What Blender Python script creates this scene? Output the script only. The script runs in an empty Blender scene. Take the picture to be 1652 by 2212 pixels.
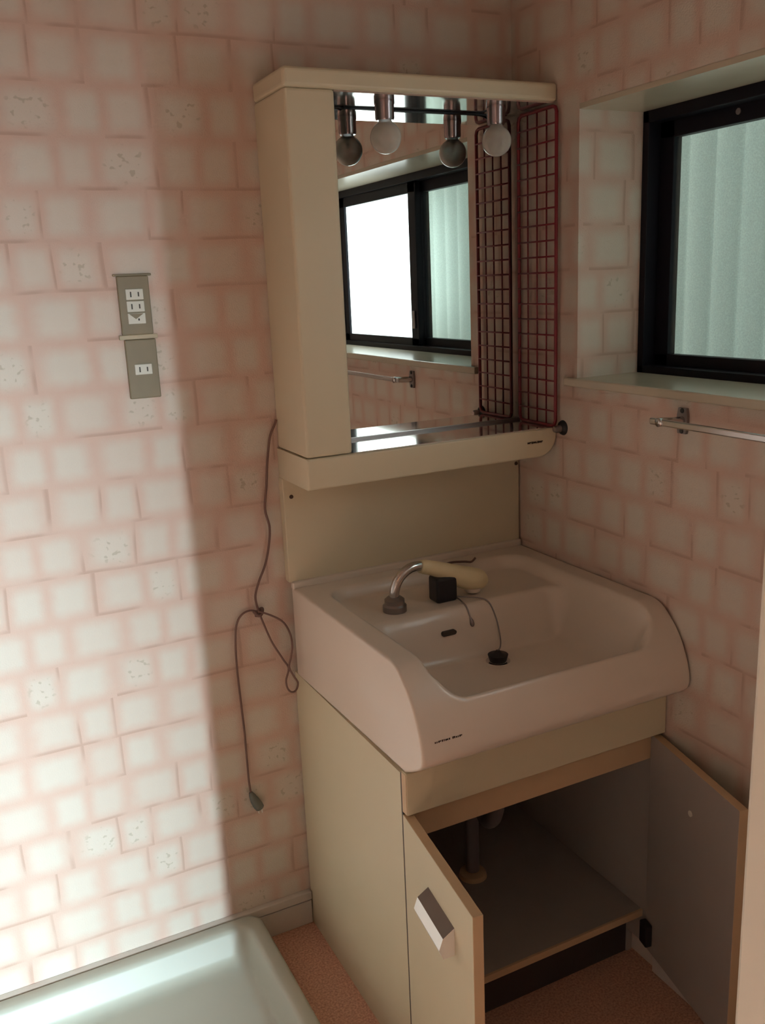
import bpy, bmesh, math, random
from mathutils import Vector, Matrix

random.seed(4)
S = bpy.context.scene
COL = S.collection

# ------------------------------------------------------------------ camera
F_PX, IW, IH = 1971.0, 1652, 2212
CAM = Vector((-1.2458, -1.8125, 1.4928))
YAW, PIT, ROL = 0.4538, -0.2465, -0.0439
cd = bpy.data.cameras.new('camera')
cam = bpy.data.objects.new('camera', cd)
COL.objects.link(cam)
fw = Vector((math.sin(YAW)*math.cos(PIT), math.cos(YAW)*math.cos(PIT), math.sin(PIT)))
rt = Vector((math.cos(YAW), -math.sin(YAW), 0))
up = rt.cross(fw)
rt2 = math.cos(ROL)*rt + math.sin(ROL)*up
up2 = -math.sin(ROL)*rt + math.cos(ROL)*up
m4 = Matrix((rt2, up2, -fw)).transposed().to_4x4()
m4.translation = CAM
cam.matrix_world = m4
cd.sensor_fit = 'VERTICAL'
cd.sensor_height = 24.0
cd.lens = 24.0*F_PX/IH
cd.clip_start = 0.02
S.camera = cam

# ------------------------------------------------------------------ world, light, exposure
w = bpy.data.worlds.new('overcast_sky')
S.world = w
w.use_nodes = True
bg = w.node_tree.nodes['Background']
bg.inputs['Color'].default_value = (0.88, 0.98, 0.96, 1)
bg.inputs['Strength'].default_value = 1.0

def area(name, loc, target, sx, sy, power, color, spread=180):
    l = bpy.data.lights.new(name, 'AREA')
    l.shape = 'RECTANGLE'; l.size = sx; l.size_y = sy
    l.energy = power; l.color = color; l.spread = math.radians(spread)
    o = bpy.data.objects.new(name, l); COL.objects.link(o)
    o.location = loc
    d = Vector(target) - Vector(loc)
    o.rotation_euler = d.to_track_quat('-Z', 'Y').to_euler()
    return o
# overcast sun, only reaches the plastic sheet outside the window
sl = bpy.data.lights.new('overcast_sun', 'SUN'); sl.energy = 2.1; sl.angle = math.radians(15); sl.color = (.88, 1, .97)
so = bpy.data.objects.new('overcast_sun', sl); COL.objects.link(so)
so.rotation_euler = Vector((-0.80, 0.42, -0.42)).to_track_quat('-Z', 'Y').to_euler()
# added lamps, as daylight through the doorway, shaped for the back wall's lit edge
area('added_slit_lamp', (-0.982, -4.45, 0.80), (-1.10, 0, -1.50), 0.045, 1.3, 37, (0.71, 0.92, 1.0), 80)
area('added_wide_lamp', (-0.645, -4.45, 0.85), (-1.25, 0, -1.50), 0.61, 1.2, 41, (0.71, 0.92, 1.0), 80)
# daylight of the bright frosted pane in the right wall comes from the pane itself (see window_1)

S.view_settings.view_transform = 'Standard'
S.view_settings.look = 'None'
S.view_settings.exposure = 0.68
S.view_settings.gamma = 1.0
S.view_settings.use_curve_mapping = False
S.cycles.use_denoising = True
S.cycles.max_bounces = 7
S.cycles.diffuse_bounces = 4
S.cycles.glossy_bounces = 4
S.cycles.caustics_reflective = False
S.cycles.caustics_refractive = False
S.cycles.use_adaptive_sampling = True
S.cycles.adaptive_threshold = 0.1
S.cycles.adaptive_min_samples = 16
S.cycles.sample_clamp_indirect = 4.0

# ------------------------------------------------------------------ material helpers
def newmat(name):
    m = bpy.data.materials.new(name); m.use_nodes = True
    nt = m.node_tree
    return m, nt, nt.nodes['Principled BSDF']

def P(name, col, rough=0.5, metal=0.0, var=0.0, scale=20, bump=0.0, bscale=200, spec=0.5, coat=0.0):
    m, nt, b = newmat(name)
    b.inputs['Roughness'].default_value = rough
    b.inputs['Metallic'].default_value = metal
    b.inputs['Specular IOR Level'].default_value = spec
    b.inputs['Coat Weight'].default_value = coat
    geo = nt.nodes.new('ShaderNodeNewGeometry')
    nz = nt.nodes.new('ShaderNodeTexNoise'); nz.inputs['Scale'].default_value = scale; nz.inputs['Detail'].default_value = 1
    nt.links.new(geo.outputs['Position'], nz.inputs['Vector'])
    mx = nt.nodes.new('ShaderNodeMix'); mx.data_type = 'RGBA'
    c = Vector(col)
    mx.inputs['A'].default_value = (*(c*(1-var)), 1)
    mx.inputs['B'].default_value = (*(c*(1+var)), 1)
    nt.links.new(nz.outputs['Fac'], mx.inputs['Factor'])
    nt.links.new(mx.outputs['Result'], b.inputs['Base Color'])
    if bump:
        n2 = nt.nodes.new('ShaderNodeTexNoise'); n2.inputs['Scale'].default_value = bscale
        nt.links.new(geo.outputs['Position'], n2.inputs['Vector'])
        bp = nt.nodes.new('ShaderNodeBump'); bp.inputs['Strength'].default_value = bump; bp.inputs['Distance'].default_value = 0.002
        nt.links.new(n2.outputs['Fac'], bp.inputs['Height'])
        nt.links.new(bp.outputs['Normal'], b.inputs['Normal'])
    return m

def wallpaper():
    m, nt, b = newmat('pink_tile_print_wallpaper')
    N, L = nt.nodes, nt.links
    def math_(op, a, bb=None, c=None):
        n = N.new('ShaderNodeMath'); n.operation = op
        for i, v in enumerate((a, bb, c)):
            if v is None: continue
            if isinstance(v, (int, float)): n.inputs[i].default_value = v
            else: L.new(v, n.inputs[i])
        return n.outputs[0]
    def sstep(x, lo, hi):
        n = N.new('ShaderNodeMapRange'); n.interpolation_type = 'SMOOTHSTEP'
        n.inputs['From Min'].default_value = lo; n.inputs['From Max'].default_value = hi
        L.new(x, n.inputs['Value']); return n.outputs['Result']
    def comb(x, y, z=0.0):
        n = N.new('ShaderNodeCombineXYZ')
        for i, v in enumerate((x, y, z)):
            if isinstance(v, (int, float)): n.inputs[i].default_value = v
            else: L.new(v, n.inputs[i])
        return n.outputs[0]
    def wn(x, y):
        n = N.new('ShaderNodeTexWhiteNoise'); n.noise_dimensions = '3D'
        L.new(comb(x, y, 0.37), n.inputs['Vector']); return n.outputs['Value']
    def noise(vec, scale, det=2):
        n = N.new('ShaderNodeTexNoise'); n.inputs['Scale'].default_value = scale; n.inputs['Detail'].default_value = det
        L.new(vec, n.inputs['Vector']); return n.outputs['Fac']
    def mixc(f, A, B):
        n = N.new('ShaderNodeMix'); n.data_type = 'RGBA'
        L.new(f, n.inputs['Factor'])
        for k, v in (('A', A), ('B', B)):
            if isinstance(v, tuple): n.inputs[k].default_value = (*v, 1)
            else: L.new(v, n.inputs[k])
        return n.outputs['Result']
    geo = N.new('ShaderNodeNewGeometry')
    sep = N.new('ShaderNodeSeparateXYZ'); L.new(geo.outputs['Position'], sep.inputs[0])
    u = math_('ADD', sep.outputs[0], sep.outputs[1])
    wob = math_('MULTIPLY', math_('SUBTRACT', noise(geo.outputs['Position'], 9, 0), 0.5), 0.10)
    v = math_('ADD', math_('DIVIDE', math_('SUBTRACT', sep.outputs[2], 0.0548), 0.0902), math_('MULTIPLY', wob, 0.5))
    row = math_('FLOOR', v); fv = math_('FRACT', v)
    rr = wn(row, 3.1)
    up_ = math_('ADD', math_('ADD', math_('DIVIDE', u, 0.089), math_('MULTIPLY', rr, 9.7)), wob)
    ph = math_('ADD', math_('MULTIPLY', up_, 2.3), math_('MULTIPLY', rr, 31.0))
    uw = math_('ADD', up_, math_('MULTIPLY', math_('SINE', ph), 0.13))
    colm = math_('FLOOR', uw); fu = math_('FRACT', uw)
    tr = wn(row, colm); tr2 = wn(math_('ADD', row, 40.5), colm)
    du = math_('SUBTRACT', 0.5, math_('ABSOLUTE', math_('SUBTRACT', fu, 0.5)))
    dv = math_('SUBTRACT', 0.5, math_('ABSOLUTE', math_('SUBTRACT', fv, 0.5)))
    pn = math_('MULTIPLY', math_('SUBTRACT', noise(geo.outputs['Position'], 45, 1), 0.5), 0.10)
    du2 = math_('ADD', du, pn); dv2 = math_('ADD', dv, pn)
    cen = math_('MULTIPLY', sstep(du2, -0.04, 0.32), sstep(dv2, -0.04, 0.32))
    # thin printed joint line, patchy, only on some sides
    lu = math_('MULTIPLY', math_('SUBTRACT', 1.0, sstep(math_('ABSOLUTE', math_('SUBTRACT', fu, 0.97)), 0.0, 0.075)), sstep(tr, 0.45, 0.55))
    lv = math_('MULTIPLY', math_('SUBTRACT', 1.0, sstep(math_('ABSOLUTE', math_('SUBTRACT', fv, 0.03)), 0.0, 0.075)), sstep(tr2, 0.30, 0.42))
    line = math_('MULTIPLY', math_('MAXIMUM', lu, lv), sstep(noise(geo.outputs['Position'], 14, 0), 0.36, 0.6))
    # floral print on a few tiles
    rad = math_('SQRT', math_('ADD', math_('POWER', math_('SUBTRACT', fu, 0.5), 2.0), math_('POWER', math_('SUBTRACT', fv, 0.5), 2.0)))
    isf = math_('MULTIPLY', math_('GREATER_THAN', math_('FRACT', math_('MULTIPLY', tr, 7.31)), 0.80), math_('SUBTRACT', 1.0, sstep(rad, 0.22, 0.46)))
    st = comb(math_('MULTIPLY', u, 1.0), math_('MULTIPLY', sep.outputs[2], 1.6), sep.outputs[0])
    fl = math_('MULTIPLY', isf, sstep(noise(st, 62, 1), 0.60, 0.68))
    base = mixc(cen, (0.69, 0.495, 0.415), (0.71, 0.64, 0.56))
    tint = mixc(math_('MULTIPLY', tr2, 0.25), base, (0.67, 0.48, 0.40))
    lc = mixc(math_('MULTIPLY', line, 0.42), tint, (0.40, 0.22, 0.155))
    fc = mixc(math_('MULTIPLY', fl, 0.42), lc, (0.36, 0.30, 0.20))
    L.new(fc, b.inputs['Base Color'])
    b.inputs['Roughness'].default_value = 0.62
    b.inputs['Specular IOR Level'].default_value = 0.3
    hh = noise(geo.outputs['Position'], 350, 0)
    bp = N.new('ShaderNodeBump'); bp.inputs['Strength'].default_value = 0.25; bp.inputs['Distance'].default_value = 0.002
    L.new(hh, bp.inputs['Height']); L.new(bp.outputs['Normal'], b.inputs['Normal'])
    return m

M = {}
M['wallpaper'] = wallpaper()
M['cream'] = P('cream_laminate', (0.72, 0.63, 0.45), 0.42, var=0.03, scale=6)
M['cream_edge'] = P('tan_edge_banding', (0.66, 0.46, 0.28), 0.5, var=0.05)
M['inner'] = P('grey_cabinet_lining', (0.40, 0.35, 0.32), 0.55, var=0.06, scale=9)
M['dark_inner'] = P('dark_plinth_and_gap_shade', (0.05, 0.04, 0.04), 0.6, var=0.1)
M['basin'] = P('offwhite_basin_resin', (0.79, 0.67, 0.575), 0.28, var=0.02, scale=5, coat=0.2)
M['cabplastic'] = P('cream_plastic', (0.73, 0.63, 0.46), 0.40, var=0.025, scale=7)
M['shelf'] = P('polished_metal_shelf', (0.80, 0.76, 0.72), 0.09, metal=0.85, var=0.04, scale=12)
M['mirror'] = P('silvered_mirror', (0.92, 0.93, 0.91), 0.0, metal=1.0)
M['chrome'] = P('chrome', (0.62, 0.60, 0.60), 0.16, metal=1.0, var=0.04)
M['dull_metal'] = P('dull_metal', (0.30, 0.27, 0.27), 0.35, metal=1.0, var=0.1)
M['aluminium'] = P('brushed_aluminium', (0.88, 0.86, 0.84), 0.40, metal=0.55, var=0.04)
M['dark_reflection'] = P('painted_dark_reflection', (0.17, 0.125, 0.10), 0.4, metal=0.3, var=0.1)
M['socket'] = P('lamp_socket_metal', (0.30, 0.24, 0.25), 0.22, metal=1.0, var=0.1)
M['black'] = P('black_plastic', (0.012, 0.012, 0.016), 0.45, var=0.2)
M['rubber'] = P('black_rubber', (0.015, 0.014, 0.016), 0.6, var=0.2)
M['frame'] = P('dark_bronze_window_frame', (0.007, 0.006, 0.011), 0.5, var=0.15, spec=0.2)
M['sill'] = P('painted_sill', (0.58, 0.51, 0.40), 0.22, var=0.05, scale=14)
M['red'] = P('red_coated_wire', (0.20, 0.006, 0.016), 0.35, var=0.1)
M['plate'] = P('brown_outlet_plate', (0.25, 0.20, 0.125), 0.5, var=0.08, scale=40)
M['strap'] = P('beige_plate_edge', (0.50, 0.42, 0.29), 0.5, var=0.05)
M['socketwhite'] = P('offwhite_outlet', (0.72, 0.70, 0.62), 0.45, var=0.04)
M['cord'] = P('brown_grey_cord', (0.20, 0.11, 0.09), 0.55, var=0.15)
M['plug'] = P('grey_green_plug', (0.15, 0.16, 0.14), 0.5, var=0.15)
M['pan'] = P('white_molded_plastic', (0.49, 0.49, 0.42), 0.42, var=0.03, scale=10)
M['base'] = P('grey_baseboard', (0.68, 0.62, 0.57), 0.5, var=0.1, scale=15)
M['head'] = P('cream_spray_head', (0.84, 0.70, 0.44), 0.35, var=0.03)
M['trim'] = P('offwhite_door_casing', (0.72, 0.66, 0.56), 0.45, var=0.03)
M['ceil'] = P('beige_ceiling_board', (0.60, 0.47, 0.38), 0.8, var=0.05)
M['plain'] = P('hall_plaster', (0.64, 0.54, 0.46), 0.8, var=0.05)
M['pipe'] = P('grey_drain_pipe', (0.22, 0.20, 0.21), 0.4, var=0.08)
M['ink'] = P('dark_brown_print', (0.06, 0.03, 0.02), 0.5, var=0.1)
M['slot'] = P('slot_dark', (0.06, 0.05, 0.04), 0.6, var=0.1)

def floor_mat():
    m, nt, b = newmat('speckled_brown_cushion_floor')
    geo = nt.nodes.new('ShaderNodeNewGeometry')
    n1 = nt.nodes.new('ShaderNodeTexNoise'); n1.inputs['Scale'].default_value = 220; n1.inputs['Detail'].default_value = 3
    nt.links.new(geo.outputs['Position'], n1.inputs['Vector'])
    cr = nt.nodes.new('ShaderNodeValToRGB')
    cr.color_ramp.elements[0].position = 0.35; cr.color_ramp.elements[0].color = (0.58, 0.28, 0.195, 1)
    cr.color_ramp.elements[1].position = 0.65; cr.color_ramp.elements[1].color = (0.84, 0.50, 0.36, 1)
    nt.links.new(n1.outputs['Fac'], cr.inputs['Fac'])
    nt.links.new(cr.outputs['Color'], b.inputs['Base Color'])
    b.inputs['Roughness'].default_value = 0.6
    bp = nt.nodes.new('ShaderNodeBump'); bp.inputs['Strength'].default_value = 0.3; bp.inputs['Distance'].default_value = 0.002
    nt.links.new(n1.outputs['Fac'], bp.inputs['Height']); nt.links.new(bp.outputs['Normal'], b.inputs['Normal'])
    return m
M['floor'] = floor_mat()

def bulb_mat():
    m, nt, b = newmat('clear_frosted_bulb_glass')
    b.inputs['Base Color'].default_value = (0.80, 0.76, 0.70, 1)
    b.inputs['Roughness'].default_value = 0.12
    tr = nt.nodes.new('ShaderNodeBsdfTransparent'); tr.inputs['Color'].default_value = (0.86, 0.86, 0.86, 1)
    lw = nt.nodes.new('ShaderNodeLayerWeight'); lw.inputs['Blend'].default_value = 0.35
    mr = nt.nodes.new('ShaderNodeMapRange'); mr.inputs['To Min'].default_value = 0.38; mr.inputs['To Max'].default_value = 1.6
    nt.links.new(lw.outputs['Facing'], mr.inputs['Value'])
    mx = nt.nodes.new('ShaderNodeMixShader')
    nt.links.new(mr.outputs['Result'], mx.inputs['Fac'])
    nt.links.new(tr.outputs[0], mx.inputs[1]); nt.links.new(b.outputs[0], mx.inputs[2])
    nt.links.new(mx.outputs[0], nt.nodes['Material Output'].inputs['Surface'])
    return m
M['bulb'] = bulb_mat()

def glass_pattern():
    m, nt, b = newmat('patterned_window_glass')
    b.inputs['Base Color'].default_value = (0.55, 0.62, 0.58, 1)
    b.inputs['Roughness'].default_value = 0.2
    geo = nt.nodes.new('ShaderNodeNewGeometry')
    vo = nt.nodes.new('ShaderNodeTexVoronoi'); vo.inputs['Scale'].default_value = 330
    nt.links.new(geo.outputs['Position'], vo.inputs['Vector'])
    bp = nt.nodes.new('ShaderNodeBump'); bp.inputs['Strength'].default_value = 0.5; bp.inputs['Distance'].default_value = 0.003
    nt.links.new(vo.outputs['Distance'], bp.inputs['Height']); nt.links.new(bp.outputs['Normal'], b.inputs['Normal'])
    tr = nt.nodes.new('ShaderNodeBsdfTransparent')
    cr = nt.nodes.new('ShaderNodeValToRGB')
    cr.color_ramp.elements[0].color = (0.86, 0.88, 0.87, 1); cr.color_ramp.elements[1].color = (0.95, 1.0, 0.97, 1)
    cr.color_ramp.elements[1].position = 0.8
    nt.links.new(vo.outputs['Distance'], cr.inputs['Fac']); nt.links.new(cr.outputs['Color'], tr.inputs['Color'])
    mx = nt.nodes.new('ShaderNodeMixShader'); mx.inputs['Fac'].default_value = 0.12
    nt.links.new(tr.outputs[0], mx.inputs[1]); nt.links.new(b.outputs[0], mx.inputs[2])
    nt.links.new(mx.outputs[0], nt.nodes['Material Output'].inputs['Surface'])
    return m
M['glassA'] = glass_pattern()

def lit_pane():
    m, nt, b = newmat('frosted_pane_lit_by_sky')
    b.inputs['Base Color'].default_value = (0.8, 0.85, 0.82, 1)
    b.inputs['Roughness'].default_value = 0.3
    b.inputs['Emission Color'].default_value = (0.84, 1.0, 1.0, 1)
    b.inputs['Emission Strength'].default_value = 2.0
    return m
M['glassB'] = lit_pane()

def sheet_mat():
    m, nt, b = newmat('translucent_corrugated_plastic')
    df = nt.nodes.new('ShaderNodeBsdfDiffuse'); df.inputs['Color'].default_value = (0.66, 0.68, 0.66, 1)
    tl = nt.nodes.new('ShaderNodeBsdfTranslucent'); tl.inputs['Color'].default_value = (0.62, 0.66, 0.64, 1)
    mx = nt.nodes.new('ShaderNodeMixShader'); mx.inputs['Fac'].default_value = 0.6
    nt.links.new(df.outputs[0], mx.inputs[1]); nt.links.new(tl.outputs[0], mx.inputs[2])
    nt.links.new(mx.outputs[0], nt.nodes['Material Output'].inputs['Surface'])
    return m
M['sheet'] = sheet_mat()

# ------------------------------------------------------------------ mesh helpers
def link(name, me, mat, parent=None, smooth=False):
    o = bpy.data.objects.new(name, me); COL.objects.link(o)
    if mat is not None: me.materials.append(M[mat])
    if smooth:
        for p in me.polygons: p.use_smooth = True
    if parent is not None: o.parent = parent
    return o

def from_bm(name, bm, mat, parent=None, smooth=False):
    bmesh.ops.recalc_face_normals(bm, faces=bm.faces)
    me = bpy.data.meshes.new(name); bm.to_mesh(me); bm.free()
    return link(name, me, mat, parent, smooth)

def add_box(bm, a, b, bev=0.0, seg=2):
    a = Vector(a); b = Vector(b)
    t = bmesh.new()
    bmesh.ops.create_cube(t, size=1.0)
    c = (a+b)/2; d = Vector((abs(b.x-a.x), abs(b.y-a.y), abs(b.z-a.z)))
    for v in t.verts:
        v.co = Vector((v.co.x*d.x, v.co.y*d.y, v.co.z*d.z)) + c
    if bev:
        bmesh.ops.bevel(t, geom=t.edges[:], offset=bev, segments=seg, profile=0.5, affect='EDGES')
    me = bpy.data.meshes.new('tmp'); t.to_mesh(me); t.free()
    bm.from_mesh(me); bpy.data.meshes.remove(me)

def box(name, a, b, mat, parent=None, bev=0.0, seg=2):
    bm = bmesh.new(); add_box(bm, a, b, bev, seg)
    return from_bm(name, bm, mat, parent)

def boxes(name, lst, mat, parent=None, bev=0.0):
    bm = bmesh.new()
    for a, b in lst: add_box(bm, a, b, bev)
    return from_bm(name, bm, mat, parent)

def catmull(pts, n=8):
    pts = [Vector(p) for p in pts]
    out = []
    for i in range(len(pts)-1):
        p0 = pts[max(i-1, 0)]; p1 = pts[i]; p2 = pts[i+1]; p3 = pts[min(i+2, len(pts)-1)]
        for k in range(n):
            t = k/n
            out.append(0.5*((2*p1)+(-p0+p2)*t+(2*p0-5*p1+4*p2-p3)*t*t+(-p0+3*p1-3*p2+p3)*t**3))
    out.append(pts[-1])
    return out

def add_tube(bm, path, r, seg=10, cap=True):
    path = [Vector(p) for p in path]
    rs = r if isinstance(r, (list, tuple)) else [r]*len(path)
    rings = []; prev = None
    for i, p in enumerate(path):
        d = (path[min(i+1, len(path)-1)] - path[max(i-1, 0)]).normalized()
        if prev is None:
            n = d.orthogonal().normalized()
        else:
            n = (prev - d*prev.dot(d)).normalized()
        prev = n
        bn = d.cross(n)
        rings.append([bm.verts.new(p + rs[i]*(math.cos(2*math.pi*k/seg)*n + math.sin(2*math.pi*k/seg)*bn)) for k in range(seg)])
    for a, b in zip(rings, rings[1:]):
        for k in range(seg):
            bm.faces.new((a[k], a[(k+1) % seg], b[(k+1) % seg], b[k]))
    if cap:
        bm.faces.new(rings[0][::-1]); bm.faces.new(rings[-1])

def tube(name, path, r, mat, parent=None, seg=10):
    bm = bmesh.new(); add_tube(bm, path, r, seg)
    return from_bm(name, bm, mat, parent, smooth=True)

def lathe(name, prof, loc, mat, parent=None, seg=32, axis='Z'):
    """prof: list of (r, h) revolved about axis through loc."""
    bm = bmesh.new(); rings = []
    loc = Vector(loc)
    def pt(r, h, a):
        c, s = r*math.cos(a), r*math.sin(a)
        if axis == 'Z': return loc + Vector((c, s, h))
        if axis == 'X': return loc + Vector((h, c, s))
        return loc + Vector((c, h, s))
    for r, h in prof:
        if r < 1e-6: rings.append([bm.verts.new(pt(0, h, 0))])
        else: rings.append([bm.verts.new(pt(r, h, 2*math.pi*k/seg)) for k in range(seg)])
    for a, b in zip(rings, rings[1:]):
        for k in range(seg):
            k2 = (k+1) % seg
            if len(a) == 1 and len(b) == 1: continue
            if len(a) == 1: bm.faces.new((a[0], b[k2], b[k]))
            elif len(b) == 1: bm.faces.new((a[k], a[k2], b[0]))
            else: bm.faces.new((a[k], a[k2], b[k2], b[k]))
    for rg in (rings[0], rings[-1]):
        if len(rg) > 1:
            try: bm.faces.new(rg)
            except ValueError: pass
    o = from_bm(name, bm, mat, parent, smooth=True)
    try:
        o.data.set_sharp_from_angle(angle=math.radians(40))
    except Exception: pass
    return o

def prism(name, poly, axis, a, b, mat, parent=None):
    """poly: 2D outline; axis X -> (y,z), axis Y -> (x,z), axis Z -> (x,y)."""
    bm = bmesh.new()
    def P3(p, t):
        return {'X': (t, p[0], p[1]), 'Y': (p[0], t, p[1]), 'Z': (p[0], p[1], t)}[axis]
    A = [bm.verts.new(P3(p, a)) for p in poly]; B = [bm.verts.new(P3(p, b)) for p in poly]
    bm.faces.new(A); bm.faces.new(B[::-1])
    n = len(poly)
    for i in range(n): bm.faces.new((A[i], B[i], B[(i+1) % n], A[(i+1) % n]))
    return from_bm(name, bm, mat, parent)

def thing(name, label, cat, loc=(0, 0, 0), group=None):
    o = bpy.data.objects.new(name, None); COL.objects.link(o)
    o.empty_display_size = 0.05
    o['label'] = label; o['category'] = cat
    if group: o['group'] = group
    o['_loc'] = 0
    del o['_loc']
    o.location = loc
    return o

def adopt(o, parent):
    """keep world coordinates of meshes written in world space under an empty that is not at the origin"""
    o.parent = parent
    o.matrix_parent_inverse = Matrix.Translation(-Vector(parent.location))

def finish(root):
    inv = Matrix.Translation(-Vector(root.location))
    for c in root.children:
        c.matrix_parent_inverse = inv

def tag(o, label, cat, group=None):
    o['label'] = label; o['category'] = cat
    if group: o['group'] = group
    return o

def struct(o, label, cat='structure'):
    o['kind'] = 'structure'; o['label'] = label; o['category'] = cat
    return o

# ------------------------------------------------------------------ room shell
CEIL = 2.32
XL = -1.78          # left side wall
YD = -1.50          # doorway wall, room side
YD2 = -1.72
DX0, DX1 = -1.66, -0.867   # doorway
struct(box('floor', (-2.4, -4.7, -0.05), (0.25, 0.12, 0.0), 'floor'), 'speckled reddish brown floor under the vanity', 'floor')
struct(box('ceiling', (-2.4, -4.7, CEIL), (0.25, 0.12, CEIL+0.06), 'ceil'), 'pale ceiling above the washroom', 'ceiling')
struct(box('wall_back', (-2.4, 0.0, 0.0), (0.25, 0.12, CEIL), 'wallpaper'), 'wall behind the vanity with pink tile print wallpaper', 'wall')
struct(box('wall_left', (XL-0.1, YD, 0.0), (XL, 0.0, CEIL), 'wallpaper'), 'side wall left of the washing machine pan', 'wall')
# right wall with the window opening
WY0, WY1, WZ0, WZ1, WD = -0.237, -1.42, 1.262, 1.822, 0.20
bm = bmesh.new()
for a, b in [((0, WY0, 0), (WD, 0.0, CEIL)), ((0, -4.7, 0), (WD, WY1, CEIL)),
             ((0, WY1, 0), (WD, WY0, WZ0)), ((0, WY1, WZ1), (WD, WY0, CEIL))]:
    add_box(bm, a, b)
struct(from_bm('wall_right', bm, 'wallpaper'), 'window wall with pink tile print wallpaper right of the vanity', 'wall')
# doorway wall the camera looks through
bm = bmesh.new()
for a, b in [((DX1+0.045, YD2, 0), (0, YD, CEIL)), ((XL-0.1, YD2, 0), (DX0-0.045, YD, CEIL)), ((DX0-0.045, YD2, 2.02), (DX1+0.045, YD, CEIL))]:
    add_box(bm, a, b)
struct(from_bm('wall_front', bm, 'wallpaper'), 'wall with the doorway the picture is taken through', 'wall')
bm = bmesh.new()
for a, b in [((DX1, YD2-0.012, 0), (DX1+0.05, YD+0.012, 2.03)), ((DX0-0.05, YD2-0.012, 0), (DX0, YD+0.012, 2.03)),
             ((DX0-0.05, YD2-0.012, 1.98), (DX1+0.05, YD+0.012, 2.03))]:
    add_box(bm, a, b, 0.003)
struct(from_bm('trim_1', bm, 'trim'), 'off-white door casing at the right edge of the picture', 'door casing')
# hall behind the doorway
struct(box('wall_hall_far', (-2.4, -4.7, 0), (0, -4.6, CEIL), 'plain'), 'plain far wall of the hall behind the doorway', 'wall')
struct(box('wall_hall_left', (-2.4, -4.6, 0), (-2.3, YD, CEIL), 'plain'), 'plain left wall of the hall behind the doorway', 'wall')

# baseboard on the back wall
bb = boxes('baseboard_back', [((-1.78, -0.012, 0), (-0.602, 0, 0.062)), ((-1.78, -0.016, 0.067), (-0.602, 0, 0.088))], 'base', None, 0.002)
struct(bb, 'grey baseboard between the pan and the vanity', 'baseboard')
b2 = boxes('baseboard_right', [((-0.012, -1.488, 0), (0, -0.53, 0.066)), ((-0.016, -1.488, 0.068), (0, -0.53, 0.088))], 'base', None, 0.002)
struct(b2, 'grey baseboard along the window wall beside the open door', 'baseboard')

# added hall windows, out of view, to go with the two lamps
def added_hall_window(n, x0, x1, z0, z1, label):
    w_ = boxes('window_%d' % n, [((x0-0.03, -4.6, z0-0.03), (x0, -4.55, z1+0.03)), ((x1, -4.6, z0-0.03), (x1+0.03, -4.55, z1+0.03)),
                                 ((x0, -4.6, z1), (x1, -4.55, z1+0.03)), ((x0, -4.6, z0-0.03), (x1, -4.55, z0))], 'frame')
    struct(w_, label, 'window')
    box('pane', (x0, -4.595, z0), (x1, -4.59, z1), 'glassB2', w_)
m_, nt_, b_ = newmat('added_hall_pane')
b_.inputs['Base Color'].default_value = (0.8, 0.85, 0.82, 1); b_.inputs['Roughness'].default_value = 0.4
M['glassB2'] = m_
added_hall_window(2, -1.01, -0.96, 0.15, 1.45, 'added narrow slit window, out of view, in the far hall wall')
added_hall_window(3, -0.90, -0.36, 0.25, 1.45, 'added wide window, out of view, in the far hall wall')

# ------------------------------------------------------------------ window_1
FX = 0.165
win = bpy.data.objects.new('window_1', None); COL.objects.link(win)
win.location = (FX, WY0, WZ0)
struct(win, 'dark framed sliding window of patterned glass above the towel bar', 'window')
Z0, Z1, Ya, Yb = 1.275, 1.813, WY0, WY1
boxes('window_frame', [((FX, Ya-0.018, Z0), (FX+0.06, Ya, Z1)), ((FX, Yb, Z0), (FX+0.06, Yb+0.026, Z1)),
                       ((FX, Yb, Z1-0.024), (FX+0.06, Ya, Z1)), ((FX, Yb, Z0), (FX+0.06, Ya, Z0+0.016))], 'frame', win, 0.0015)
def sash(x, ya, yb, mat, st_):
    zb, zt = Z0+0.014, Z1-0.022
    st = st_
    s_ = boxes('sash', [((x, ya-st, zb), (x+0.022, ya, zt)), ((x, yb, zb), (x+0.022, yb+st, zt)),
                        ((x, yb, zt-0.034), (x+0.022, ya, zt)), ((x, yb, zb), (x+0.022, ya, zb+0.026))], 'frame', win, 0.0015)
    box('pane', (x+0.009, yb+st-0.004, zb+0.02), (x+0.013, ya-st+0.004, zt-0.03), mat, s_)
    return s_
sA = sash(FX+0.034, Ya-0.016, -0.860, 'glassA', 0.040)
sB = sash(FX+0.008, -0.825, Yb+0.022, 'glassB', 0.046)
box('sash_pull', (FX+0.003, -0.858, 1.345), (FX+0.0085, -0.842, 1.40), 'dull_metal', sB, 0.001)
lathe('roller_screw', [(0.0, -0.002), (0.006, -0.002), (0.006, 0.001)], (FX+0.034, -0.46, Z1-0.036), 'dull_metal', sA, 16, 'X')
# painted lining: sill and head board
boxes('window_sill', [((-0.012, WY1-0.03, 1.258), (FX, WY0+0.033, 1.276))], 'sill', win, 0.003)
box('head_lining', (0.0, WY1, 1.812), (FX, WY0, 1.8225), 'sill', win)
finish(win)

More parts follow.
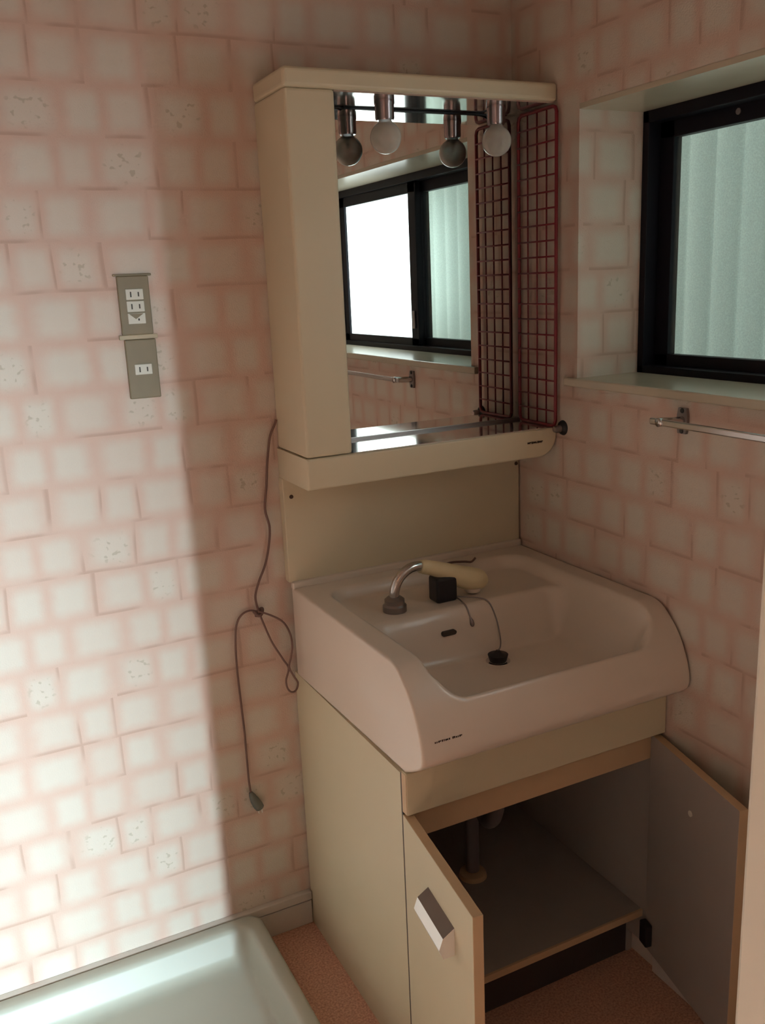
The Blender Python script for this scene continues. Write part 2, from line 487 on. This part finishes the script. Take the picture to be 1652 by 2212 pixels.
# corrugated plastic sheet outside
bm = bmesh.new(); rows = []
ny = 260
for i in range(ny+1):
    y = -0.05 - 1.0*i/ny
    x = 0.36 - 0.020*math.sqrt(abs(math.sin((y+0.02)*math.pi/0.078))**1.6)
    rows.append([bm.verts.new((x, y, 0.6)), bm.verts.new((x, y, 2.6)), bm.verts.new((x+0.0012, y, 2.6)), bm.verts.new((x+0.0012, y, 0.6))])
for a, b in zip(rows, rows[1:]):
    for k in range(4):
        bm.faces.new((a[k], a[(k+1) % 4], b[(k+1) % 4], b[k]))
bm.faces.new(rows[0]); bm.faces.new(rows[-1][::-1])
tag(from_bm('corrugated_sheet', bm, 'sheet', None, True), 'translucent corrugated plastic sheet seen through the patterned window glass', 'plastic sheet')

# ------------------------------------------------------------------ vanity base cabinet
W, D = 0.60, 0.513
van = thing('vanity_cabinet', 'cream vanity base cabinet with both doors standing open', 'cabinet', (-0.30, -0.26, 0))
side = [(-0.004, 0.0), (-0.455, 0.0), (-0.455, 0.06), (-D, 0.06), (-D, 0.652), (-0.004, 0.652)]
prism('side_panel', side, 'X', -0.600, -0.584, 'cream', van)
prism('side_panel', side, 'X', -0.018, -0.003, 'inner', van)
box('back_board', (-0.584, -0.016, 0.13), (-0.018, -0.004, 0.652), 'inner', van)
fl = box('floor_board', (-0.584, -0.498, 0.125), (-0.018, -0.016, 0.141), 'inner', van)
box('edge_band', (-0.584, -0.503, 0.125), (-0.018, -0.498, 0.141), 'cream_edge', fl)
box('kick_board', (-0.584, -0.452, 0.0), (-0.018, -0.438, 0.125), 'dark_inner', van)
box('stretcher', (-0.584, -0.512, 0.512), (-0.018, -0.494, 0.652), 'cream_edge', van)
box('gap_shade_strip', (-0.5995, -0.5175, 0.06), (-0.5875, -0.513, 0.652), 'dark_inner', van)  # dark strip standing in for the shade in the door gap
fp = box('front_panel', (-0.600, -0.536, 0.577), (-0.003, -0.5180, 0.6585), 'cream', van, 0.0015)
box('edge_band', (-0.6008, -0.535, 0.578), (-0.600, -0.5190, 0.657), 'cream_edge', fp)
def cab_door(hx, sgn, ang, outer_mat, inner_mat, handle):
    """hinged at (hx, -0.515); closed it runs sgn along x; opened by ang"""
    wd, th, z0, z1 = 0.296, 0.018, 0.062, 0.571
    root = bpy.data.objects.new('door', bpy.data.meshes.new('door')); 
    bm = bmesh.new(); add_box(bm, (0, -th, z0), (sgn*wd, 0, z1), 0.0012)
    bmesh.ops.recalc_face_normals(bm, faces=bm.faces)
    me = root.data; bm.to_mesh(me); bm.free()
    me.materials.append(M[outer_mat]); me.materials.append(M[inner_mat]); me.materials.append(M['cream_edge'])
    for p in me.polygons:
        if p.normal.y > 0.9: p.material_index = 1
        elif p.normal.y < -0.9: p.material_index = 0
        else: p.material_index = 2
    COL.objects.link(root); root.parent = van
    root.matrix_parent_inverse = Matrix.Translation(-Vector(van.location))
    root.location = (hx, -0.5185, 0)
    root.rotation_euler = (0, 0, ang)
    if handle:
        hb = bmesh.new()
        # pull with a sloped top, standing 20 mm off the door face
        hx0, hx1 = sgn*0.115, sgn*0.225
        prof = [(-th, 0.450), (-th-0.020, 0.448), (-th-0.027, 0.466), (-th-0.020, 0.486), (-th, 0.500)]
        A = [hb.verts.new((hx0, y, z)) for y, z in prof]; B = [hb.verts.new((hx1, y, z)) for y, z in prof]
        hb.faces.new(A); hb.faces.new(B[::-1])
        for i in range(len(prof)): hb.faces.new((A[i], B[i], B[(i+1) % len(prof)], A[(i+1) % len(prof)]))
        h_ = from_bm('handle', hb, 'aluminium', root)
        h_.data.materials.append(M['dark_reflection'])
        for p in h_.data.polygons:
            if p.normal.z > 0.55: p.material_index = 1  # sloped top coloured dark, a painted reflection of the dim room
        h_['label'] = 'silver metal pull handle'
    pv = boxes('hinge', [((sgn*0.002, 0.0, 0.082), (sgn*0.03, 0.016, 0.135))], 'black', root, 0.003)
    return root
dl = cab_door(-0.582, 1, -math.radians(97.3), 'cream', 'inner', True)
dr = cab_door(-0.024, -1, math.radians(77.5), 'cream', 'inner', False)
lathe('screw_cap', [(0.0, 0.002), (0.006, 0.002), (0.006, -0.001)], (-0.15, 0.0, 0.478), 'socketwhite', dr, 12, 'Y')
finish(van)
for d_, x_, a_ in ((dl, -0.600, -97.3), (dr, -0.004, 78.0)):
    d_.matrix_parent_inverse = Matrix.Translation(-Vector(van.location))

# drain pipe in the cabinet
pth = catmull([(-0.281, -0.338, 0.652), (-0.281, -0.338, 0.44), (-0.280, -0.325, 0.36), (-0.278, -0.285, 0.325), (-0.276, -0.245, 0.355), (-0.275, -0.225, 0.375), (-0.275, -0.218, 0.33), (-0.275, -0.218, 0.144)], 6)
dp = thing('drain_pipe', 'grey curved drain pipe inside the open vanity cabinet', 'pipe', (-0.275, -0.218, 0.141))
tube('pipe', pth, 0.016, 'pipe', dp, 14)
lathe('floor_collar', [(0.016, 0.016), (0.030, 0.010), (0.033, 0.0), (0.016, 0.0)], (-0.275, -0.218, 0.1415), 'cream_edge', dp)
lathe('trap_nut', [(0.016, 0.0), (0.024, 0.0), (0.024, 0.03), (0.016, 0.03)], (-0.281, -0.338, 0.50), 'pipe', dp)
finish(dp)

# ------------------------------------------------------------------ wash basin
PROF = catmull([Vector(p).to_3d() for p in [(-0.022, 0.856), (-0.25, 0.8565), (-0.44, 0.8575), (-0.505, 0.855), (-0.541, 0.832), (-0.570, 0.798), (-0.591, 0.756), (-0.599, 0.722), (-0.596, 0.703), (-0.584, 0.690), (-0.558, 0.674), (-0.530, 0.660)]], 14)
PY = [p.x for p in PROF]; PZ = [p.y for p in PROF]
def sm(a, b, x):
    t = max(0.0, min(1.0, (x-a)/(b-a))); return t*t*(3-2*t)
def sdrr(x, y, x0, x1, y0, y1, r):
    cx, cy = (x0+x1)/2, (y0+y1)/2
    qx, qy = abs(x-cx)-(x1-x0)/2+r, abs(y-cy)-(y1-y0)/2+r
    return math.hypot(max(qx, 0), max(qy, 0)) + min(max(qx, qy), 0) - r
def basin_z(x, y, pz):
    s1 = -sdrr(x, y, -0.553, -0.048, -0.580, -0.078, 0.06)
    if s1 <= 0: return pz
    m1 = sm(0.0, 0.022, s1)
    s2 = -sdrr(x, y, -0.552, -0.049, -0.580, -0.252, 0.062)
    z = pz - m1*max(0.0, pz-0.829)*1.0
    dep = 0.104
    # steep wall below the tap ledge, shallow run-out to the front
    k = 0.035 + 0.06*sm(-0.27, -0.56, y) if y > -0.56 else 0.09
    wall = sm(0.0, 0.066, s2)
    z -= dep*wall*sm(0.0, 0.02, s1+0.004)
    floor_z = 0.726 + 0.10*((x+0.28)**2 + (y+0.34)**2)
    kk = 0.014
    h_ = max(0.0, min(1.0, 0.5+0.5*(floor_z-z)/kk)) if wall > 0.02 else 0.0
    return z + (floor_z-z)*h_ + kk*h_*(1-h_)
# rows: resample the profile finely
rowsYZ = []
acc = 0
for i in range(len(PROF)-1):
    d = (PROF[i+1]-PROF[i]).length
    n = max(1, int(d/0.0045))
    for k in range(n):
        p = PROF[i].lerp(PROF[i+1], k/n); rowsYZ.append((p.x, p.y))
rowsYZ.append((PROF[-1].x, PROF[-1].y))
X0, X1 = -0.600, -0.0035
xs = [X0, X0+0.0008, X0+0.002, X0+0.004, X0+0.0075]
nmid = 120
xs += [X0+0.010+(X1-X0-0.020)*i/nmid for i in range(1, nmid)]
xs += [X1-0.010, X1-0.006, X1-0.003, X1-0.0012, X1]
basin = thing('wash_basin', 'off-white moulded wash basin on the cream vanity cabinet', 'basin', (-0.30, -0.28, 0.655))
bm = bmesh.new(); G = []
R_ = 0.005
nr = len(rowsYZ)
for j, (y, z) in enumerate(rowsYZ):
    a = rowsYZ[max(j-1, 0)]; b = rowsYZ[min(j+1, nr-1)]
    t = Vector((b[0]-a[0], b[1]-a[1])).normalized(); nrm = Vector((t.y, -t.x))   # outward (up / front)
    line = []
    for x in xs:
        e = min(x-X0, X1-x)
        off = 0.0
        if e < R_: off = R_ - math.sqrt(max(0, R_*R_-(R_-e)**2))
        yy, zz = y - nrm.x*off*-1*-1, z - nrm.y*off
        if y > -0.5805 and z > 0.77: zz = basin_z(x, y, zz)
        line.append(bm.verts.new((x, yy, zz)))
    G.append(line)
for a, b in zip(G, G[1:]):
    for k in range(len(xs)-1):
        bm.faces.new((a[k], a[k+1], b[k+1], b[k]))
# side caps, underside, back
caps = []
for k, rev in ((0, False), (len(xs)-1, True)):
    ring = [G[j][k] for j in range(nr)]
    v0 = bm.verts.new((xs[k], -0.022, 0.653))
    f = ring + [v0]
    caps.append(bm.faces.new(f[::-1] if rev else f))
    if k == 0: vl = v0
    else: vr = v0
caps.append(bm.faces.new([G[-1][k] for k in range(len(xs))] + [vr, vl]))
caps.append(bm.faces.new([vl, vr] + [G[0][k] for k in range(len(xs)-1, -1, -1)]))
bm.normal_update()
ncap = [c.index for c in caps]
bm.faces.index_update(); ncap = [c.index for c in caps]
body = from_bm('basin_body', bm, 'basin', basin, True)
for i_ in ncap: body.data.polygons[i_].use_smooth = False
try: body.data.set_sharp_from_angle(angle=math.radians(50))
except Exception: pass
box('back_ledge', (-0.602, -0.034, 0.853), (-0.0035, -0.020, 0.870), 'basin', basin, 0.004, 3)
# overflow slot and drain
ov = []
for i in range(24):
    a = 2*math.pi*i/24
    cx = 0.012*(1 if math.cos(a) > 0 else -1)
    ov.append((-0.360+cx+0.005*math.cos(a), 0.786+0.005*math.sin(a)))
o_ = prism('overflow_slot', ov, 'Y', -0.2865, -0.274, 'slot', basin)
lathe('drain_ring', [(0.0, 0.0005), (0.017, 0.0005), (0.019, 0.003), (0.025, 0.003), (0.027, 0.0)], (-0.281, -0.345, 0.7265), 'chrome', basin)
# printed maker's mark: too small to read, a row of dark strokes
def mark(name, x0, x1, yf, zc, h, n, parent):
    bm = bmesh.new()
    st = (x1-x0)/n
    for i in range(n):
        a = x0 + i*st
        hh = h*(0.75 + 0.25*((i*7) % 3)/2)
        add_box(bm, (a+0.08*st, yf, zc-hh/2), (a+0.42*st, yf+0.0016, zc+hh/2))
        add_box(bm, (a+0.30*st, yf, zc+(hh/2-0.0018 if i % 2 else -hh/2)), (a+0.86*st, yf+0.0016, zc+(hh/2 if i % 2 else -hh/2+0.0018)))
        if i % 3 != 1: add_box(bm, (a+0.62*st, yf, zc-hh/2), (a+0.86*st, yf+0.0016, zc+hh/2))
    o = from_bm(name, bm, 'ink', parent)
    o['label'] = 'small dark printed maker mark'
    return o
mk = mark('maker_mark', -0.5745, -0.5195, -0.5962, 0.7395, 0.0060, 8, basin)
finish(basin)

# ------------------------------------------------------------------ tap with spray head
tap = thing('spray_faucet', 'chrome gooseneck faucet with a cream pull-out spray head', 'faucet', (-0.445, -0.209, 0.829))
lathe('base_collar', [(0.0, 0.0), (0.025, 0.0), (0.025, 0.013), (0.021, 0.017), (0.021, 0.026), (0.015, 0.031), (0.0, 0.031)], (-0.445, -0.209, 0.8285), 'dull_metal', tap)
tube('neck', catmull([(-0.445, -0.209, 0.845), (-0.4445, -0.209, 0.868), (-0.437, -0.209, 0.890), (-0.420, -0.208, 0.907), (-0.397, -0.206, 0.915), (-0.370, -0.205, 0.912)], 6), 0.0105, 'chrome', tap, 16)
hp = catmull([(-0.380, -0.205, 0.9125), (-0.360, -0.205, 0.907), (-0.325, -0.205, 0.893), (-0.285, -0.205, 0.874), (-0.250, -0.205, 0.861), (-0.226, -0.205, 0.856), (-0.216, -0.205, 0.855)], 6)
hr = []
for p in hp:
    t = (p.x+0.380)/(0.164)
    r = 0.0155 + 0.0095*sm(0.1, 0.75, t)
    if t > 0.80: r = 0.025*math.sqrt(max(0.02, 1-((t-0.80)/0.205)**2))
    if t < 0.04: r *= 0.9
    hr.append(r)
hd = tube('spray_head', hp, hr, 'head', tap, 20)
lathe('nozzle_plate', [(0.0, 0.0), (0.016, 0.0), (0.019, 0.003), (0.020, 0.010), (0.0, 0.010)], (-0.252, -0.205, 0.834), 'basin', hd)
box('holder', (-0.352, -0.226, 0.8285), (-0.302, -0.186, 0.884), 'black', tap, 0.006, 3)
tube('lever', catmull([(-0.335, -0.17, 0.872), (-0.27, -0.125, 0.878), (-0.215, -0.105, 0.868), (-0.190, -0.10, 0.862), (-0.178, -0.10, 0.870)], 5), 0.0026, 'cord', tap, 8)
finish(tap)

plug = thing('basin_plug', 'black rubber drain plug on a thin chain in the basin', 'plug', (-0.281, -0.345, 0.729))
lathe('stopper', [(0.0, 0.0), (0.017, 0.0), (0.020, 0.010), (0.021, 0.014), (0.010, 0.016), (0.004, 0.023), (0.0, 0.023)], (-0.281, -0.345, 0.7290), 'rubber', plug)
tube('chain', catmull([(-0.300, -0.215, 0.834), (-0.285, -0.228, 0.8335), (-0.265, -0.245, 0.833), (-0.248, -0.262, 0.825), (-0.241, -0.280, 0.79), (-0.245, -0.300, 0.757), (-0.262, -0.325, 0.748), (-0.281, -0.345, 0.752)], 5), 0.0016, 'dull_metal', plug, 6)
tube('chain_end', catmull([(-0.303, -0.222, 0.834), (-0.305, -0.245, 0.833), (-0.303, -0.262, 0.824), (-0.301, -0.276, 0.800), (-0.301, -0.281, 0.787)], 4), [0.0016]*12 + [0.0035, 0.0045, 0.0048, 0.004, 0.002], 'dull_metal', plug, 8)
finish(plug)

# ------------------------------------------------------------------ mirror cabinet
MC = thing('mirror_cabinet', 'cream wall mirror cabinet with open lamp hood and bottom shelf', 'mirror cabinet', (-0.30, -0.08, 1.098))
YF = -0.166
MY = -0.0245
box('backing_panel', (-0.606, MY, 0.868), (-0.004, -0.001, 1.10), 'cabplastic', MC, 0.002)
box('side_column', (-0.602, YF, 1.1625), (-0.503, -0.001, 1.8385), 'cabplastic', MC, 0.006, 3)
# top hood: rounded ends
def rounded_slab(name, x0, x1, y0, z0, z1, r, rb, mat):
    """slab against the wall with rounded front lower/upper edge and rounded right end"""
    o = box(name, (x0, y0, z0), (x1, -0.001, z1), mat, MC, rb, 4)
    return o
rounded_slab('lamp_hood', -0.603, -0.001, -0.1675, 1.8385, 1.874, 0.0, 0.008, 'cabplastic')
box('hood_reflector', (-0.502, -0.160, 1.8355), (-0.004, -0.026, 1.8390), 'shelf', MC)
# bottom tray: outline with the rounded lower right end
tp = [(-0.604, 1.099), (-0.075, 1.099)]
for i in range(9):
    a = -math.pi/2 + (math.pi/2)*i/8
    tp.append((-0.048+0.047*math.cos(a), 1.146+0.047*math.sin(a)))
tp += [(-0.001, 1.155), (-0.006, 1.1615), (-0.604, 1.1615)]
bm = bmesh.new()
A = [bm.verts.new((x, -0.1685, z)) for x, z in tp]; B = [bm.verts.new((x, -0.001, z)) for x, z in tp]
bm.faces.new(A); bm.faces.new(B[::-1])
for i in range(len(tp)): bm.faces.new((A[i], B[i], B[(i+1) % len(tp)], A[(i+1) % len(tp)]))
bmesh.ops.recalc_face_normals(bm, faces=bm.faces)
fe = [e for e in bm.edges if all(abs(v.co.y+0.1685) < 1e-5 for v in e.verts)]
bmesh.ops.bevel(bm, geom=fe, offset=0.004, segments=3, profile=0.5, affect='EDGES')
tray = from_bm('shelf_tray', bm, 'cabplastic', MC)
box('shelf_top', (-0.502, -0.163, 1.1605), (-0.004, -0.026, 1.1632), 'shelf', tray)
mir = box('mirror_glass', (-0.502, MY, 1.1685), (-0.003, -0.004, 1.8355), 'mirror', MC)
box('bottom_channel', (-0.502, -0.0285, 1.1632), (-0.003, -0.004, 1.1685), 'dull_metal', MC)
tube('lamp_wire', catmull([(-0.50, -0.027, 1.834), (-0.44, -0.029, 1.8345), (-0.425, -0.032, 1.832), (-0.41, -0.029, 1.8345), (-0.30, -0.028, 1.833), (-0.18, -0.028, 1.833), (-0.10, -0.03, 1.833), (-0.07, -0.032, 1.825)], 5), 0.0022, 'black', MC, 6)
for sx in (-0.374, -0.116):
    lathe('lamp_socket', [(0.0, 0.0), (0.020, 0.0), (0.020, -0.008), (0.0188, -0.010), (0.0188, -0.034), (0.017, -0.038), (0.0, -0.038)], (sx, -0.112, 1.8358), 'socket', MC, 28)
for sx, sz in ((-0.588, 1.058), (-0.012, 1.058)):
    lathe('panel_screw', [(0.0, -0.003), (0.004, -0.002), (0.005, 0.001), (0.0, 0.001)], (sx, MY, sz), 'ink', MC, 12, 'Y')
mark('maker_mark', -0.081, -0.039, -0.1697, 1.134, 0.0048, 8, MC)
finish(MC)

# bulbs
def bulb(x, z, label):
    t = thing('light_bulb', label, 'light bulb', (x, -0.113, z), 'globe bulbs under the mirror hood')
    prof = []
    R = 0.0305
    for i in range(0, 25):
        a = -math.pi/2 + (math.pi*0.83)*i/24
        prof.append((max(0.0, R*math.cos(a)), R*math.sin(a)))
    prof += [(0.0125, 0.030), (0.0122, 0.0315)]
    lathe('globe', prof, (x, -0.113, z), 'bulb', t, 40)
    lathe('filament_stem', [(0.0, 0.028), (0.006, 0.027), (0.004, 0.010), (0.0015, 0.004), (0.0, 0.003)], (x, -0.113, z), 'socketwhite', t, 16)
    finish(t)
bulb(-0.374, 1.7665, 'clear round light bulb under the hood, nearer the cream side column')
bulb(-0.116, 1.7665, 'clear round light bulb under the hood, beside the red wire grid')

# ------------------------------------------------------------------ red wire grid
gr = thing('wire_grid', 'red wire grid rack hanging beside the mirror on the window wall', 'wire rack', (-0.012, -0.11, 1.168))
gy0, gy1, gz0, gz1 = -0.042, -0.178, 1.1665, 1.829
bm = bmesh.new()
cr = 0.012
lp = [(-0.012, gy0, gz0+cr), (-0.012, gy0, gz1-cr), (-0.012, gy0-0.0035, gz1-0.0035), (-0.012, gy0-cr, gz1), (-0.012, gy1+cr, gz1), (-0.012, gy1+0.0035, gz1-0.0035), (-0.012, gy1, gz1-cr),
      (-0.012, gy1, gz0+cr), (-0.012, gy1+0.0035, gz0+0.0035), (-0.012, gy1+cr, gz0), (-0.012, gy0-cr, gz0), (-0.012, gy0-0.0035, gz0+0.0035), (-0.012, gy0, gz0+cr)]
add_tube(bm, lp, 0.0040, 8, False)
from_bm('outer_frame', bm, 'red', gr, True)
def wire(a, b, r):
    bm = bmesh.new(); add_tube(bm, [a, b], r, 6); return from_bm('wire', bm, 'red', gr, True)
hw = wire((-0.0145, gy0, 0), (-0.0145, gy1, 0), 0.0019)
nh = 20
for i in range(1, nh):
    o = hw if i == 1 else hw.copy()
    if i > 1: COL.objects.link(o); o.parent = gr
    o.location = (0, 0, gz0+(gz1-gz0)*i/nh)
vw = wire((-0.012, 0, gz0), (-0.012, 0, gz1), 0.0019)
for i in range(1, 4):
    o = vw if i == 1 else vw.copy()
    if i > 1: COL.objects.link(o); o.parent = gr
    o.location = (0, gy0+(gy1-gy0)*i/4, 0)
finish(gr)

# dark holder at the grid's lower front corner
hk = thing('grid_holder', 'small dark holder clip at the lower front corner of the red grid', 'clip', (-0.008, -0.183, 1.165))
lathe('pad', [(0.0, -0.0105), (0.008, -0.0095), (0.015, -0.004), (0.017, 0.0), (0.0, 0.0)], (-0.0005, -0.190, 1.163), 'black', hk, 24, 'X')
lathe('knob', [(0.0, -0.016), (0.006, -0.016), (0.008, -0.012), (0.008, 0.0), (0.0, 0.0)], (-0.010, -0.192, 1.162), 'dull_metal', hk, 18, 'X')
finish(hk)

# ------------------------------------------------------------------ towel bar
tb = thing('towel_bar', 'chrome towel bar on the wall below the window sill', 'towel bar', (0, -0.55, 1.22))
for by in (-0.552, -1.06):
    p_ = prism('bracket', [(by-0.010, 1.196), (by+0.010, 1.196), (by+0.013, 1.210), (by+0.013, 1.230), (by+0.010, 1.244), (by-0.010, 1.244), (by-0.013, 1.230), (by-0.013, 1.210)], 'X', -0.006, 0.0, 'dull_metal', tb)
    tube('arm', catmull([(-0.004, by, 1.220), (-0.03, by, 1.221), (-0.055, by, 1.223), (-0.064, by, 1.223)], 4), 0.0085, 'chrome', p_, 14)
    for sz in (1.201, 1.239):
        lathe('screw', [(0.0, -0.0085), (0.004, -0.0075), (0.005, -0.006), (0.0, -0.006)], (0.0, by, sz), 'black', p_, 12, 'X')
box('bar', (-0.062, -1.085, 1.2165), (-0.056, -0.527, 1.2295), 'chrome', tb, 0.0025)
finish(tb)

# ------------------------------------------------------------------ outlets
def plate(x0, z0, z1, label, mods, strap):
    t = thing('wall_outlet', label, 'outlet', (x0+0.03, 0, z0), 'brown outlet plates on the back wall')
    box('cover_plate', (x0, -0.008, z0), (x0+0.0595, 0, z1), 'plate', t, 0.002)
    xc = x0+0.030
    for zc, kind in mods:
        md = box('receptacle', (xc-0.0165, -0.0105, zc-0.0100), (xc+0.0165, -0.004, zc+0.0100), 'socketwhite', t, 0.001)
        if kind == 'slots':
            box('slot', (xc-0.0085, -0.0109, zc-0.0050), (xc-0.0060, -0.0095, zc+0.0050), 'slot', md)
            box('slot', (xc+0.0060, -0.0109, zc-0.0042), (xc+0.0085, -0.0095, zc+0.0042), 'slot', md)
        else:
            prism('terminal_flap', [(xc-0.014, zc+0.009), (xc-0.002, zc-0.001), (xc+0.013, zc+0.009)], 'Y', -0.0112, -0.0100, 'plate', md)
            box('slot', (xc+0.002, -0.0109, zc-0.004), (xc+0.005, -0.0095, zc), 'slot', md)
    if strap:
        box('bezel', (x0-0.006, -0.006, z0-0.0085), (x0+0.067, 0, z0), 'strap', t, 0.001)
        box('bezel', (x0-0.006, -0.006, z1), (x0+0.066, 0, z1+0.004), 'plate', t, 0.001)
    finish(t)
plate(-0.8995, 1.4150, 1.5245, 'upper brown outlet plate with a triple off-white receptacle', [(1.4905, 'slots'), (1.4680, 'slots'), (1.4455, 'flap')], True)
plate(-0.8970, 1.2930, 1.4060, 'lower brown outlet plate with a single off-white receptacle', [(1.3490, 'slots')], False)

# ------------------------------------------------------------------ power cord
pc = thing('power_cord', 'thin brown power cord hanging tied in a loop beside the vanity', 'cord', (-0.675, -0.012, 0.34))
cA = [(-0.6045, -0.010, 1.224), (-0.609, -0.011, 1.214), (-0.622, -0.012, 1.188), (-0.631, -0.010, 1.135), (-0.636, -0.008, 1.086), (-0.643, -0.008, 1.036), (-0.636, -0.008, 0.995), (-0.641, -0.008, 0.954), (-0.652, -0.009, 0.915), (-0.669, -0.010, 0.881), (-0.680, -0.011, 0.852), (-0.680, -0.012, 0.830), (-0.676, -0.014, 0.813)]
cB = [(-0.675, -0.014, 0.811), (-0.695, -0.010, 0.818), (-0.715, -0.009, 0.811), (-0.728, -0.008, 0.787), (-0.733, -0.008, 0.741), (-0.734, -0.008, 0.687), (-0.732, -0.008, 0.609), (-0.730, -0.008, 0.542), (-0.730, -0.009, 0.474), (-0.730, -0.010, 0.416), (-0.728, -0.011, 0.388)]
cC = [(-0.678, -0.016, 0.815), (-0.657, -0.045, 0.809), (-0.635, -0.05, 0.791), (-0.622, -0.05, 0.763), (-0.619, -0.05, 0.734), (-0.624, -0.05, 0.708), (-0.630, -0.052, 0.687), (-0.621, -0.052, 0.663), (-0.612, -0.05, 0.645), (-0.617, -0.05, 0.629), (-0.627, -0.05, 0.626), (-0.636, -0.05, 0.636), (-0.638, -0.048, 0.656), (-0.630, -0.047, 0.682), (-0.641, -0.046, 0.706), (-0.662, -0.044, 0.749), (-0.674, -0.035, 0.789), (-0.677, -0.018, 0.811)]
bm = bmesh.new()
for c, r in ((cA, 0.0026), (cB, 0.0023), (cC, 0.0022)):
    add_tube(bm, catmull(c, 6), r, 8)
from_bm('cable', bm, 'cord', pc, True)
tube('tie', catmull([(-0.688, -0.012, 0.816), (-0.680, -0.020, 0.806), (-0.672, -0.020, 0.810), (-0.668, -0.012, 0.818), (-0.676, -0.006, 0.812), (-0.684, -0.016, 0.805)], 4), 0.0035, 'cord', pc, 8)
pl = tube('plug', [(-0.7285, -0.011, 0.390), (-0.726, -0.012, 0.382), (-0.721, -0.013, 0.368), (-0.715, -0.013, 0.355), (-0.711, -0.013, 0.347)], [0.004, 0.007, 0.0105, 0.0115, 0.0105], 'plug', pc, 12)
for k in (-1, 1):
    box('prong', (-0.7105+k*0.004-0.0008, -0.016, 0.334), (-0.7105+k*0.004+0.0008, -0.011, 0.348), 'aluminium', pl)
finish(pc)

# ------------------------------------------------------------------ washing machine pan
def rrect(x0, x1, y0, y1, r, n=8):
    pts = []
    for cx, cy, a0 in ((x1-r, y1-r, 0), (x0+r, y1-r, 90), (x0+r, y0+r, 180), (x1-r, y0+r, 270)):
        for i in range(n+1):
            a = math.radians(a0+90*i/n); pts.append((cx+r*math.cos(a), cy+r*math.sin(a)))
    return pts
px0, px1, py0, py1 = -1.385, -0.738, -0.655, -0.018
loops = [(0.000, 0.000, 0.035), (0.000, 0.082, 0.035), (0.003, 0.088, 0.035), (0.008, 0.090, 0.034), (0.028, 0.090, 0.032), (0.034, 0.088, 0.032), (0.039, 0.082, 0.031),
         (0.052, 0.040, 0.035), (0.060, 0.030, 0.04), (0.072, 0.025, 0.045), (0.09, 0.024, 0.05)]
bm = bmesh.new(); LV = []
for ins, z, r in loops:
    LV.append([bm.verts.new((x, y, z)) for x, y in rrect(px0+ins, px1-ins, py0+ins, py1-ins, r)])
for a, b in zip(LV, LV[1:]):
    n = len(a)
    for k in range(n): bm.faces.new((a[k], a[(k+1) % n], b[(k+1) % n], b[k]))
bm.faces.new(LV[-1]); bm.faces.new(LV[0][::-1])
pn = thing('washing_machine_pan', 'white moulded washing machine drip pan on the floor', 'drip pan', (-1.06, -0.336, 0))
o = from_bm('tray', bm, 'pan', pn, True)
try: o.data.set_sharp_from_angle(angle=math.radians(60))
except Exception: pass
lathe('drain_trap', [(0.0, 0.004), (0.03, 0.004), (0.045, 0.002), (0.05, -0.0005), (0.0, -0.0005)], (-1.06, -0.336, 0.0245), 'pan', pn)
finish(pn)
